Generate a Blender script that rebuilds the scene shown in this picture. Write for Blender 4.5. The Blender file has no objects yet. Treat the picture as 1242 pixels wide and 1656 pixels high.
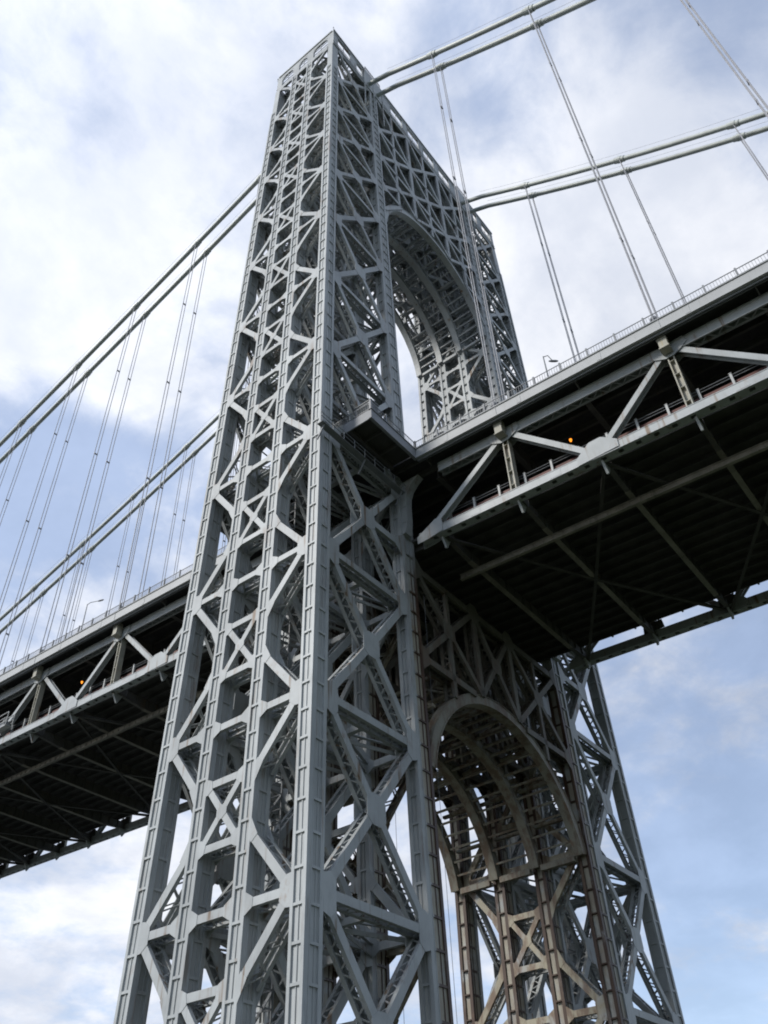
import bpy, math, random
from mathutils import Vector
random.seed(7)
S = bpy.context.scene
COL = S.collection
# ------------------------------------------------------------------ camera
CAM = Vector((-74.859, -48.679, 0.0))
cr, cu, cf = Vector((.6173898, -.7859982, -.0321972)), Vector((-.51321398, -.43346579, .74075557)), Vector((.59618893, .44081087, .67100263))
cd = bpy.data.cameras.new('camera'); cam = bpy.data.objects.new('camera', cd); COL.objects.link(cam)
from mathutils import Matrix
cam.matrix_world = Matrix(((cr.x, cu.x, -cf.x, CAM.x), (cr.y, cu.y, -cf.y, CAM.y), (cr.z, cu.z, -cf.z, CAM.z), (0, 0, 0, 1)))
cd.sensor_fit = 'VERTICAL'; cd.sensor_height = 36; cd.sensor_width = 27; cd.lens = 30.72
cd.clip_start = .5; cd.clip_end = 9000
S.camera = cam
S.view_settings.view_transform = 'Standard'; S.view_settings.look = 'None'; S.view_settings.gamma = 1
S.view_settings.exposure = 0.4
S.cycles.filter_width = 1.9
# ------------------------------------------------------------------ sun + sky
SUN = Vector((-.72, .40, .58)).normalized()
sl = bpy.data.lights.new('sun', 'SUN'); sl.energy = 2.4; sl.angle = math.radians(10); sl.color = (1, .96, .9)
so = bpy.data.objects.new('sun', sl); COL.objects.link(so)
so.rotation_euler = (-SUN).to_track_quat('-Z', 'Y').to_euler()

W = bpy.data.worlds.new('World'); S.world = W; W.use_nodes = True
nt = W.node_tree; nt.nodes.clear()
def N(t, **k):
    n = nt.nodes.new(t)
    for a, v in k.items(): setattr(n, a, v)
    return n
def L(a, b): nt.links.new(a, b)
def val(n, i, v): n.inputs[i].default_value = v
def M(op, a, b=None, c=None, clamp=False):
    n = N('ShaderNodeMath', operation=op, use_clamp=clamp)
    for i, x in enumerate((a, b, c)):
        if x is None: continue
        if isinstance(x, (int, float)): n.inputs[i].default_value = x
        else: L(x, n.inputs[i])
    return n.outputs[0]
sky = N('ShaderNodeTexSky', sky_type='NISHITA', sun_disc=False)
sky.sun_elevation = math.asin(SUN.z); sky.sun_rotation = math.atan2(SUN.x, SUN.y)
sky.air_density = 1.0; sky.dust_density = .7; sky.ozone_density = 2.0
tc = N('ShaderNodeTexCoord'); D = tc.outputs['Generated']
sep = N('ShaderNodeSeparateXYZ'); L(D, sep.inputs[0])
zz = M('ADD', M('MAXIMUM', sep.outputs[2], 0.0), 0.22)
cmb = N('ShaderNodeCombineXYZ'); L(M('DIVIDE', sep.outputs[0], zz), cmb.inputs[0]); L(M('DIVIDE', sep.outputs[1], zz), cmb.inputs[1])
def noise(scale, detail, rough, dist=0.0, off=(0, 0, 0), vec=None):
    mp = N('ShaderNodeMapping'); L(vec or cmb.outputs[0], mp.inputs[0]); mp.inputs[1].default_value = off
    n = N('ShaderNodeTexNoise'); L(mp.outputs[0], n.inputs['Vector'])
    val(n, 'Scale', scale); val(n, 'Detail', detail); val(n, 'Roughness', rough); val(n, 'Distortion', dist)
    return n.outputs['Fac']
def lobe(d, p):                       # how close a sky direction is to a bank of cloud (or a gap)
    d = Vector(d).normalized(); n = N('ShaderNodeVectorMath', operation='DOT_PRODUCT'); L(D, n.inputs[0]); n.inputs[1].default_value = d
    return M('POWER', M('MAXIMUM', n.outputs['Value'], 0.0), p)
def smooth(x, a, b):
    n = N('ShaderNodeMapRange', interpolation_type='SMOOTHSTEP'); L(x, n.inputs[0]); val(n, 1, a); val(n, 2, b)
    return n.outputs[0]
dens = M('ADD', M('MULTIPLY', noise(2.6, 9, .60, .25, (3.1, 1.7, 0)), .75), M('MULTIPLY', noise(.9, 3, .5, 0, (.4, 2.2, 0)), .45))
for d, p, w in (((.10, .44, .89), 20, .17), ((.20, .585, .785), 90, .22), ((.317, .575, .752), 700, .22), ((.42, .74, .52), 300, .05), ((.50, .815, .30), 60, -.06), ((.50, .815, .30), 14, .13),
                ((.56, .10, .82), 40, .19), ((.52, -.05, .85), 200, .07), ((.45, .02, .892), 300, .12), ((.584, .02, .812), 260, .12), ((.84, .22, .49), 300, .05), ((.88, .22, .41), 60, -.07),
                ((.31, .70, .645), 150, -.09), ((.33, .60, .72), 120, -.10), ((.50, -.10, .86), 120, -.05), ((.87, .2, .45), 120, -.05), ((.02, .5, .86), 700, -.16)):
    dens = M('ADD', dens, M('MULTIPLY', lobe(d, p), w))
dens = M('ADD', dens, M('MULTIPLY', M('SUBTRACT', noise(7.5, 8, .62, .3, (1.3, 5.2, 0)), .5), .52))
cov = smooth(dens, .50, .80)
shade = smooth(noise(3.4, 7, .6, .2, (7.3, 4.1, 0)), .35, .68)
glow = lobe((-.25, .50, .80), 5)       # the veiled sun behind the cloud bank
back = lobe((-.1, -.95, .25), 3)      # thinner, dimmer sky behind the viewer
bright = M('SUBTRACT', M('ADD', M('ADD', M('MULTIPLY', shade, .15), .66), M('MULTIPLY', glow, .20)), M('ADD', M('MULTIPLY', back, .30), M('MULTIPLY', lobe((.90, .16, .40), 14), .16)))
mixc = N('ShaderNodeMix', data_type='RGBA'); L(M('MULTIPLY', M('POWER', cov, .8), M('ADD', M('MULTIPLY', shade, .45), .55)), mixc.inputs['Factor']); mixc.inputs['A'].default_value = (.655, .76, .99, 1); mixc.inputs['B'].default_value = (.97, .985, 1.03, 1)
cl = N('ShaderNodeVectorMath', operation='SCALE'); L(mixc.outputs['Result'], cl.inputs[0]); L(bright, cl.inputs['Scale'])
bgS = N('ShaderNodeBackground'); L(sky.outputs[0], bgS.inputs[0]); val(bgS, 1, .15)
bgC = N('ShaderNodeBackground'); L(cl.outputs[0], bgC.inputs[0]); val(bgC, 1, 1.0)
mx = N('ShaderNodeMixShader'); L(M('ADD', M('MULTIPLY', cov, .42), .56), mx.inputs[0]); L(bgS.outputs[0], mx.inputs[1]); L(bgC.outputs[0], mx.inputs[2])
out = N('ShaderNodeOutputWorld'); L(mx.outputs[0], out.inputs[0])

# ------------------------------------------------------------------ materials
def material(name, base, rough=.55, var=.14, scale=.6, metal=0.0, streak=None, rust=None, beige=None, bump=.0, emit=None, tone=.07):
    """procedural paint: patchy tone, vertical dirt streaks, optional rust stains and old primer in a zone of the world"""
    global nt
    m = bpy.data.materials.new(name); m.use_nodes = True; nt = m.node_tree; nt.nodes.clear()
    b = N('ShaderNodeBsdfPrincipled'); o = N('ShaderNodeOutputMaterial'); L(b.outputs[0], o.inputs[0])
    val(b, 'Roughness', rough); val(b, 'Metallic', metal); b.inputs['Specular IOR Level'].default_value = .35
    g = N('ShaderNodeNewGeometry'); P = g.outputs['Position']
    def nz(sc, det, mapscale=(1, 1, 1), rg=.6):
        mp = N('ShaderNodeMapping'); L(P, mp.inputs[0]); mp.inputs[3].default_value = mapscale
        n = N('ShaderNodeTexNoise'); L(mp.outputs[0], n.inputs['Vector']); val(n, 'Scale', sc); val(n, 'Detail', det); val(n, 'Roughness', rg)
        return n.outputs['Fac']
    def mix(fac, a, c):
        n = N('ShaderNodeMix', data_type='RGBA')
        if isinstance(fac, float): n.inputs['Factor'].default_value = fac
        else: L(fac, n.inputs['Factor'])
        for s, x in (('A', a), ('B', c)):
            if isinstance(x, tuple): n.inputs[s].default_value = (*x, 1)
            else: L(x, n.inputs[s])
        return n.outputs['Result']
    n1 = nz(scale, 5)
    lo = tuple(c * (1 - var) for c in base); hi = tuple(min(1, c * (1 + var)) for c in base)
    c = mix(smooth(n1, .3, .7), lo, hi)
    fine = nz(2.6, 6, (1, 1, .16), .7)
    if streak:
        c = mix(M('MULTIPLY', smooth(fine, .52, .78), streak[1]), c, streak[0])
    if beige or rust:
        sp = N('ShaderNodeSeparateXYZ'); L(P, sp.inputs[0])
        X, Y, Z = sp.outputs
    if beige:                                     # (colour, |x| limit, z limit, amount): old primer showing where the weather never washes
        zone = M('MULTIPLY', smooth(M('ABSOLUTE', X), beige[1] + .3, beige[1] - .3), smooth(Z, beige[2] + 5, beige[2] - 5))
        c = mix(M('MULTIPLY', M('MULTIPLY', zone, smooth(nz(.35, 4), .28, .52)), beige[3]), c, beige[0])
    if rust:                                      # (colour, |x| limit, z limit, amount inside, amount elsewhere)
        zone = M('MULTIPLY', smooth(M('ABSOLUTE', X), rust[1] + .25, rust[1] - .25), smooth(Z, rust[2] + 4, rust[2] - 4))
        sm = smooth(nz(.9, 7, (1, 1, .35), .68), .43 - (.11 if len(rust) > 5 else 0), .60 - (.11 if len(rust) > 5 else 0))
        c = mix(M('MULTIPLY', M('MULTIPLY', zone, sm), rust[3]), c, rust[0])
        spots = M('MULTIPLY', smooth(nz(.42, 8, (1, 1, .6), .72), .585, .70), rust[4])
        c = mix(spots, c, (.20, .115, .06))
        runs = M('MULTIPLY', smooth(nz(1.7, 4, (1, 1, .05), .6), .55, .68), smooth(nz(.22, 3), .40, .58))
        c = mix(M('MULTIPLY', runs, min(1.0, rust[4] * 1.9)), c, (.165, .115, .075))
    oi = N('ShaderNodeObjectInfo'); hs = N('ShaderNodeHueSaturation'); L(c, hs.inputs['Color'])
    L(M('ADD', M('MULTIPLY', oi.outputs['Random'], tone * 2), 1 - tone), hs.inputs['Value']); c = hs.outputs['Color']
    L(c, b.inputs['Base Color'])
    if bump:
        bn = N('ShaderNodeBump'); val(bn, 'Strength', bump); val(bn, 'Distance', .05); L(nz(6, 4), bn.inputs['Height']); L(bn.outputs[0], b.inputs['Normal'])
    if emit:
        b.inputs['Emission Color'].default_value = (*emit[0], 1); val(b, 'Emission Strength', emit[1])
    return m
GREY = (.345, .364, .366)
MT = {}
MT['tower'] = material('tower_paint', GREY, .5, .16, .18, streak=((.19, .20, .20), .55), beige=((.30, .265, .18), 15.9, 54, .85), rust=((.115, .06, .035), 15.6, 54, .75, .55))
MT['column'] = material('column_paint', GREY, .5, .15, .18, streak=((.175, .19, .195), .6), beige=((.11, .075, .05), 15.95, 56, 1.0), rust=((.055, .03, .019), 15.95, 57, 1.0, .28, 1))
MT['core'] = material('column_web_paint', GREY, .5, .10, .25, streak=((.175, .19, .195), .6), beige=((.32, .30, .235), 16.4, 55, .9), rust=((.16, .09, .05), 16.4, 55, .35, .25))
MT['platform'] = material('platform_paint', (.20,.21,.225), .55, .08, .4, streak=((.2, .2, .2), .5))  # fascia grey made darker and bluer, painting in the shade of the front face
MT['shaded'] = material('shaded_portal_paint', (.115, .11, .09), .65, .2, .4, streak=((.05, .045, .035), .7), rust=((.09, .05, .03), 15.9, 54, .5, .3))  # portal paint darkened to hold the shade below the deck, plus rust
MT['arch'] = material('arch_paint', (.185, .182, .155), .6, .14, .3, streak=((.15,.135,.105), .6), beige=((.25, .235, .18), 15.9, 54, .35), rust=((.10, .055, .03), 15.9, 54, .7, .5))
MT['truss'] = material('truss_paint', (.325, .345, .35), .5, .10, .4, streak=((.24, .24, .21), .6), rust=((.25, .19, .11), 30, 10, 0.0, .5))
MT['post'] = material('stained_post_paint', (.33, .32, .27), .55, .12, .5, streak=((.34, .27, .14), .9), rust=((.22, .14, .07), 30, 10, 0.0, .9))
MT['fascia'] = material('fascia_paint', (.36, .37, .372), .55, .06, .3, streak=((.26,.26,.25), .55))
MT['under'] = material('shaded_girder_paint', (.095, .092, .086), .7, .2, .4, streak=((.03, .028, .025), .8), rust=((.10, .06, .04), 30, 10, 0.0, .3))  # low base colour paints the deep shade under the decks into the girders
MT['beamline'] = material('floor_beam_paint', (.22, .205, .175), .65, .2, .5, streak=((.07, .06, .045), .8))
MT['slab'] = material('shaded_deck_concrete', (.07, .068, .064), .85, .25, .5)  # deck underside shade painted in as a near-black base
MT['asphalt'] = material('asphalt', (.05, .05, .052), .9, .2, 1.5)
MT['cable'] = material('cable_paint', (.50, .53, .51), .42, .08, .4, streak=((.34,.37,.35), .4))
MT['rope'] = material('rope_steel', (.32, .322, .34), .5, .1, 1)
MT['rail'] = material('railing_paint', (.18, .19, .20), .5, .1, 1)
MT['red'] = material('rust_red_pipe', (.105, .042, .034), .6, .25, 1.2)
MT['white'] = material('white_post_paint', (.36,.37,.365), .5, .1, 1.5, streak=((.4, .38, .33), .6))
MT['lamp'] = material('sodium_lamp_glass', (.9, .5, .1), .3, .05, emit=((1, .27, .02), 1.5))
MT['glassdark'] = material('dark_window_pane', (.02, .03, .035), .15, .1)
MT['ground'] = material('park_grass_and_earth', (.035, .045, .02), .95, .35, .3)
MT['water'] = material('river_water', (.045, .055, .05), .12, .15, .05)
MT['concrete'] = material('pier_concrete', (.33, .32, .30), .85, .15, .4, streak=((.2, .19, .17), .6))

# ------------------------------------------------------------------ mesh helpers
class MB:
    def __init__(s): s.v = []; s.f = []; s.m = []; s.mi = 0
    def hexa(s, p):
        """8 points: bottom ring 0-3, top ring 4-7"""
        n = len(s.v); s.v += [tuple(x) for x in p]
        for f in ((3, 2, 1, 0), (4, 5, 6, 7), (0, 1, 5, 4), (1, 2, 6, 5), (2, 3, 7, 6), (3, 0, 4, 7)):
            s.f.append(tuple(n + i for i in f)); s.m.append(s.mi)
    def box(s, a, b):
        (x0, y0, z0), (x1, y1, z1) = a, b
        s.hexa([(x0, y0, z0), (x1, y0, z0), (x1, y1, z0), (x0, y1, z0), (x0, y0, z1), (x1, y0, z1), (x1, y1, z1), (x0, y1, z1)])
    def bar(s, p, q, w, h, side):
        """box from p to q, w across along side, h along the third axis"""
        p, q = Vector(p), Vector(q); d = (q - p).normalized(); sd = Vector(side); sd = (sd - d * sd.dot(d)).normalized(); up = d.cross(sd)
        a = sd * (w / 2); b = up * (h / 2)
        s.hexa([p - a - b, p + a - b, p + a + b, p - a + b, q - a - b, q + a - b, q + a + b, q - a + b])
    def tube(s, pts, r, n=8, cap=True):
        pts = [Vector(p) for p in pts]; base = len(s.v)
        for i, p in enumerate(pts):
            d = (pts[min(i + 1, len(pts) - 1)] - pts[max(i - 1, 0)]).normalized()
            a = d.cross(Vector((0, 0, 1)) if abs(d.z) < .95 else Vector((1, 0, 0))).normalized(); b = d.cross(a)
            rr = r[i] if isinstance(r, (list, tuple)) else r
            for k in range(n):
                t = 2 * math.pi * k / n; s.v.append(tuple(p + a * math.cos(t) * rr + b * math.sin(t) * rr))
        for i in range(len(pts) - 1):
            for k in range(n):
                s.f.append((base + i * n + k, base + i * n + (k + 1) % n, base + (i + 1) * n + (k + 1) % n, base + (i + 1) * n + k)); s.m.append(s.mi)
        if cap:
            s.f.append(tuple(base + k for k in reversed(range(n)))); s.m.append(s.mi)
            e = base + (len(pts) - 1) * n; s.f.append(tuple(e + k for k in range(n))); s.m.append(s.mi)
    def plate(s, poly, t):
        """prism: polygon of 3-D points extruded by vector t"""
        n = len(poly); b = len(s.v); t = Vector(t); s.v += [tuple(p) for p in poly] + [tuple(Vector(p) + t) for p in poly]
        s.f.append(tuple(b + i for i in reversed(range(n)))); s.m.append(s.mi); s.f.append(tuple(b + n + i for i in range(n))); s.m.append(s.mi)
        for i in range(n):
            j = (i + 1) % n; s.f.append((b + i, b + j, b + n + j, b + n + i)); s.m.append(s.mi)
    def add(s, o):
        n = len(s.v); s.v += o.v; s.f += [tuple(i + n for i in f) for f in o.f]; s.m += o.m
    def build(s, name, mats, parent=None, kind=None, smooth=False):
        me = bpy.data.meshes.new(name); me.from_pydata(s.v, [], s.f)
        for m in (mats if isinstance(mats, (list, tuple)) else [mats]): me.materials.append(MT[m])
        if any(s.m): me.polygons.foreach_set('material_index', s.m)
        if smooth: me.polygons.foreach_set('use_smooth', [True] * len(s.f))
        import bmesh
        bm = bmesh.new(); bm.from_mesh(me); bmesh.ops.recalc_face_normals(bm, faces=bm.faces); bm.to_mesh(me); bm.free()
        o = bpy.data.objects.new(name, me); COL.objects.link(o)
        if parent: o.parent = parent
        if kind: o['kind'] = kind
        return o
def thing(name, label, cat, loc=(0, 0, 0), group=None):
    o = bpy.data.objects.new(name, None); COL.objects.link(o); o.location = (0, 0, 0); o['label'] = label; o['category'] = cat
    o.empty_display_size = 2
    if group: o['group'] = group
    return o
def tag(o, label, cat, group=None):
    o['label'] = label; o['category'] = cat
    if group: o['group'] = group
    return o
def hull(pts):
    pts = sorted(set((round(a, 4), round(b, 4)) for a, b in pts))
    def half(ps):
        h = []
        for p in ps:
            while len(h) > 1 and (h[-1][0] - h[-2][0]) * (p[1] - h[-2][1]) - (h[-1][1] - h[-2][1]) * (p[0] - h[-2][0]) <= 0: h.pop()
            h.append(p)
        return h
    return half(pts)[:-1] + half(pts[::-1])[:-1]

# ------------------------------------------------------------------ the tower
GZ = -1.7
LV = [5.5, 20.8, 36.1, 51.5, 67.0, 82.4, 97.5, 112.5, 126.1, 138.5, 149.6, 162.0, 175.6]
TOP = 182.8
def lin(a, b, z): return a + (b - a) * z / 170.0
def XO(z): return lin(30.945, 28.141, z) + .20       # outer face of the outer columns (x)
def XI(z): return lin(16.907, 17.5, z) - .25         # outer face of the inner columns (x)
WO, WI, DC = 1.80, 2.2, 1.38
def YR(j, z): return (-lin(8.49, 7.064, z), -lin(2.75, 1.903, z), lin(3.0, 1.903, z), lin(8.6, 6.5, z))[j]
tower = thing('bridge_tower', 'colossal blue grey riveted steel lattice tower with arched portals carrying the bridge', 'bridge tower')

def column(sx, inner, j):
    """sx -1 near leg / +1 far leg; a box with four corner posts and recessed, ribbed faces"""
    mb = MB(); Wd = WI if inner else WO
    fx = XI if inner else XO
    def P(u, v, z):                                   # u 0..Wd inward from the outer face, v 0..DC toward +y
        return (sx * (fx(z) - u), YR(j, z) + v, z)
    def seg(u0, u1, v0, v1, z0, z1):
        mb.hexa([P(u0, v0, z0), P(u1, v0, z0), P(u1, v1, z0), P(u0, v1, z0), P(u0, v0, z1), P(u1, v0, z1), P(u1, v1, z1), P(u0, v1, z1)])
    z0, z1 = GZ + .8, 176.0
    step = 166.0 if (not inner) else 176.0
    pu, pu2, pv = .55, .36, (.38 if inner else .27)
    if j in (0, 3) and not inner:                     # the tower steps in near its top
        mb.mi = 1; seg(.16, Wd - .16, .14, DC - .14, z0, step); mb.mi = 0
        seg(0.1, Wd - .12, .12, DC - .12, step, z1)
    else:
        mb.mi = 1; seg(.16, Wd - .16, .14, DC - .14, z0, z1); mb.mi = 0
    e = step if (j in (0, 3) and not inner) else z1
    for a, b in ((0, pu), (Wd - pu2, Wd)):
        for c, d in ((0, pv), (DC - pv, DC)): seg(a, b, c, d, z0, e)
    z = z0 + 1.1; k = 0
    while z < e - .5:
        o = .06
        for (a, b, c, d) in ((.015, .2, pv - .01, DC - pv + .01), (Wd - .2, Wd - .015, pv - .01, DC - pv + .01), (pu - .01, Wd - pu2 + .01, .015, .2), (pu - .01, Wd - pu2 + .01, DC - .2, DC - .015)):
            seg(a, b, c, d, z, z + .20)
        if inner: seg(Wd - .02, Wd + .16, pv, DC - pv, z + .02, z + .09)
        z += 2.43 if z < 100 else 2.25
    # flange lips running the full height
    seg(Wd * .60, Wd * .64, .08, .15, z0, e); seg(.09, .17, DC * .46, DC * .52, z0, e)
    seg(pu - .07, pu, -.035, .1, z0, e);
    o = mb.build('column', ['column', 'core'], tower)
    return o
for sx in (-1, 1):
    for inner in (0, 1):
        for j in range(4): column(sx, inner, j)

MEM = {'strut': [], 'diagonal_brace': [], 'gusset_plate': []}
def score(p, w):
    return w * 1000 / max((Vector(p) - CAM).length, 1)
def laced(kind, fmap, a, b, w, dep, weight, lace=True, t=.10):
    """double-plate laced member in a face. fmap(s, z, depth) -> 3-D point; a, b = (s, z) ends"""
    mb = MB(); (s0, z0), (s1, z1) = a, b
    ds, dz = s1 - s0, z1 - z0; ln = math.hypot(ds, dz); ux, uz = ds / ln, dz / ln; nx, nz_ = -uz, ux; h = w / 2
    def q(t_, off, d): return fmap(s0 + ux * t_ + nx * off, z0 + uz * t_ + nz_ * off, d)
    for d0 in (.03, dep - .03 - t):
        mb.hexa([q(0, -h, d0), q(ln, -h, d0), q(ln, -h, d0 + t), q(0, -h, d0 + t), q(0, h, d0), q(ln, h, d0), q(ln, h, d0 + t), q(0, h, d0 + t)])
    fl = min(.26, dep * .22)
    for sg in (-1, 1):
        o0, o1 = sg * (h - .01), sg * (h - .07)
        for d0, d1 in ((.03 + t, .03 + t + fl), (dep - .03 - t - fl, dep - .03 - t)):
            mb.hexa([q(0, o0, d0), q(ln, o0, d0), q(ln, o0, d1), q(0, o0, d1), q(0, o1, d0), q(ln, o1, d0), q(ln, o1, d1), q(0, o1, d1)])
        if lace:
            span = dep - .2; st = max(span * .62, .55); n = max(2, int(ln / st)); st = ln / n
            o0, o1 = sg * (h - .075), sg * (h - .115)
            for i in range(n):
                ta, tb = i * st, (i + 1) * st; da, db = (.12, dep - .12) if i % 2 == 0 else (dep - .12, .12)
                g = .075
                mb.hexa([q(ta - g, o0, da), q(ta + g, o0, da), q(tb + g, o0, db), q(tb - g, o0, db), q(ta - g, o1, da), q(ta + g, o1, da), q(tb + g, o1, db), q(tb - g, o1, db)])
    MEM[kind].append((score(fmap((s0 + s1) / 2, (z0 + z1) / 2, 0), weight * ln), mb))
def gusset(fmap, pts, dep, weight, t=.05):
    h = hull(pts)
    for d0 in (.0, dep - t):
        mb = MB()
        b = [fmap(s, z, d0) for s, z in h]; c = [fmap(s, z, d0 + t) for s, z in h]
        n = len(b); k = len(mb.v); mb.v += b + c
        mb.f.append(tuple(k + i for i in range(n))); mb.f.append(tuple(k + n + i for i in reversed(range(n)))); mb.m += [0, 0]
        for i in range(n):
            jn = (i + 1) % n; mb.f.append((k + i, k + jn, k + n + jn, k + n + i)); mb.m.append(0)
        cs = sum(p[0] for p in h) / len(h); cz = sum(p[1] for p in h) / len(h)
        MEM['gusset_plate'].append((score(fmap(cs, cz, 0), weight * (3 if d0 == 0 else .3)), mb))
def arm(node, to, g, w):
    ds, dz = to[0] - node[0], to[1] - node[1]; ln = math.hypot(ds, dz); ux, uz = ds / ln, dz / ln
    return [(node[0] + ux * g - uz * w / 2, node[1] + uz * g + ux * w / 2), (node[0] + ux * g + uz * w / 2, node[1] + uz * g - ux * w / 2)]

# --- transverse frames: X bracing across each leg, in all four column rows
for sx in (-1, 1):
    for j in range(4):
        wt = 1.0 if (j == 0) else .35
        if sx > 0: wt *= .9
        def fm(s, z, d, sx=sx, j=j): return (sx * s, YR(j, z) + d, z)
        dep = DC
        def nl(z): return (XO(z) - WO, z)
        def nr(z): return (XI(z), z)
        k0 = len(LV)
        for i, z in enumerate(LV):
            big = max(.72, 1.0 - z / 500)
            a, b = nl(z), nr(z)
            laced('strut', fm, a, b, .69, dep, wt)
            for nd, ot, other in ((a, b, nr), (b, a, nl)):
                pts = [(nd[0], nd[1] - 1.35 * big), (nd[0], nd[1] + 1.35 * big)] + arm(nd, ot, 1.0, .76)
                if i + 1 < k0: pts += arm(nd, other(LV[i + 1]), 1.65, .8)
                if i > 0: pts += arm(nd, other(LV[i - 1]), 1.65, .8)
                gusset(fm, pts, dep, wt)
            if i + 1 < k0:
                z2 = LV[i + 1]; c, d = nl(z2), nr(z2)
                # X centre
                den = (c[0] + d[0] - a[0] - b[0]); mid = ((a[0] + b[0] + c[0] + d[0]) / 4, (z + z2) / 2)
                for e in (a, b, c, d):
                    laced('diagonal_brace', fm, e, mid, (.70 if z < 120 else .60), dep, wt)
                pts = []
                for e in (a, b, c, d): pts += arm(mid, e, 1.3, .9)
                gusset(fm, pts, dep, wt * 1.3)
                if i in (3, 4) and j == 0:
                    laced('strut', fm, mid, nr(mid[1]), .8, dep, wt)
                    gusset(fm, arm(nr(mid[1]), mid, 1.2, .8) + [(nr(mid[1])[0], mid[1] - 1.5), (nr(mid[1])[0], mid[1] + 1.5)], dep, wt)
        # pieces below the first level run down to the pier
        a, b = nl(LV[0]), nr(LV[0]); c, d = nl(GZ + 1), nr(GZ + 1)
        for e, f_ in ((a, d), (b, c)): laced('diagonal_brace', fm, e, f_, 1.0, dep, wt * .5)

# --- longitudinal faces: K bracing in the outer bays, a crossed cell in the middle bay
for sx in (-1, 1):
    for inner in (0, 1):
        fx = XI if inner else XO; dep = WI if inner else WO
        wt = 1.15 if (sx < 0 and not inner) else (.7 if (sx > 0 and inner) else .3)
        def fm(s, z, d, sx=sx, fx=fx): return (sx * (fx(z) - d), s, z)
        def edge(j, side):                       # y of a column's edge: side 0 = -y edge, 1 = +y edge
            return lambda z: YR(j, z) + (DC if side else 0)
        k0 = len(LV)
        for i, z in enumerate(LV):
            hs = .8 if z < 120 else .7
            for (ja, jb) in ((0, 1), (1, 2), (2, 3)):
                a, b = (edge(ja, 1)(z), z), (edge(jb, 0)(z), z)
                laced('strut', fm, a, b, .62, dep, wt)
                gl = (b[0] - a[0])
                for nd, ot in ((a, b), (b, a)):
                    apex = (ja == 0 and nd is a) or (jb == 3 and nd is b)
                    pts = arm(nd, ot, min(.72, gl * .22), .70) + [(nd[0], z - (hs if not apex else 1.15)), (nd[0], z + (hs if not apex else 1.15))]
                    if apex:
                        oe = edge(1, 0) if ja == 0 else edge(2, 1)
                        if i + 1 < k0: zz2 = z + (LV[i + 1] - z) * .33; pts += arm(nd, (oe(zz2), zz2), 1.1, .8)
                        if i > 0: zz2 = z - (z - LV[i - 1]) * .33; pts += arm(nd, (oe(zz2), zz2), 1.1, .8)
                    gusset(fm, pts, dep, wt)
            if i + 1 < k0:
                z2 = LV[i + 1]; za, zb = z + (z2 - z) * .33, z + (z2 - z) * .67
                for (out, oe, ie) in ((0, edge(0, 1), edge(1, 0)), (3, edge(3, 0), edge(2, 1))):
                    for zn, zm in ((z, za), (z2, zb)):
                        p, q = (oe(zn), zn), (ie(zm), zm)
                        laced('diagonal_brace', fm, p, q, .68 if z < 120 else .58, dep, wt)
                        gusset(fm, arm(q, p, .65, .8) + [(q[0], zm - .55), (q[0], zm + .55)] + ([(q[0], zm - 1.15)] if zm < zn else [(q[0], zm + 1.15)]), dep, wt)
                e1, e2 = edge(1, 1), edge(2, 0)
                for zc_ in (za, zb):
                    laced('strut', fm, (e1(zc_), zc_), (e2(zc_), zc_), .60, dep, wt)
                laced('diagonal_brace', fm, (e1(za), za), (e2(zb), zb), .56, dep, wt)
                laced('diagonal_brace', fm, (e2(za), za), (e1(zb), zb), .56, dep, wt)
                m = ((e1(za) + e2(zb)) / 2, (za + zb) / 2)
                pts = []
                for e in ((e1(za), za), (e2(za), za), (e1(zb), zb), (e2(zb), zb)): pts += arm(m, e, .5, .58)
                gusset(fm, pts, dep, wt)
                for zc_, oth in ((za, zb), (zb, za)):
                    for ee, eo in ((e1, e2), (e2, e1)):
                        nd = (ee(zc_), zc_); s_ = 1 if oth < zc_ else -1
                        gusset(fm, arm(nd, (eo(zc_), zc_), .55, .68) + arm(nd, (eo(oth), oth), .75, .58) + [(nd[0], zc_ + s_ * .6), (nd[0], zc_ - s_ * .8)], dep, wt)
for kind, lst in MEM.items():
    lst.sort(key=lambda a: -a[0])
    for s_, mb in lst[:100]: mb.build(kind, 'tower', tower)
    rest = MB()
    for s_, mb in lst[100:]: rest.add(mb)
    rest.build(kind + 's', 'tower', tower, kind='stuff')

# --- plan bracing and walkways inside the legs (one mesh: nobody could count it)
mb = MB()
for sx in (-1, 1):
    for z in LV:
        xo, xi = sx * (XO(z) - WO), sx * XI(z)
        for j in range(3):
            ya, yb = YR(j, z) + DC, YR(j + 1, z)
            for p, q in (((xo, ya, z - .5), (xi, yb, z - .5)), ((xo, yb, z - .45), (xi, ya, z - .45))):
                mb.bar(p, q, .34, .10, (0, 0, 1)); mb.bar((p[0], p[1], z + .25), (q[0], q[1], z + .25), .10, .3, (0, 0, 1))
for sx in (-1, 1):
    for i in range(len(LV) - 1):                       # longitudinal stays half way across each leg
        z = LV[i]; zt_ = LV[i + 1]; xm = sx * (XO(z) - WO + XI(z)) / 2
        mb.bar((xm, YR(0, z) + DC, z), (xm, YR(3, z), z), .5, .5, (1, 0, 0))
        for j in range(3 if z > 90 else 0):
            mb.bar((xm, YR(j, z) + DC, z + .3), (xm, YR(j + 1, zt_), zt_ - .3), .4, .12, (1, 0, 0))
            mb.bar((xm + .25 * sx, YR(j + 1, z), z + .3), (xm + .25 * sx, YR(j, zt_) + DC, zt_ - .3), .4, .12, (1, 0, 0))
mb.build('inner_bracing', 'tower', tower, kind='stuff')

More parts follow.
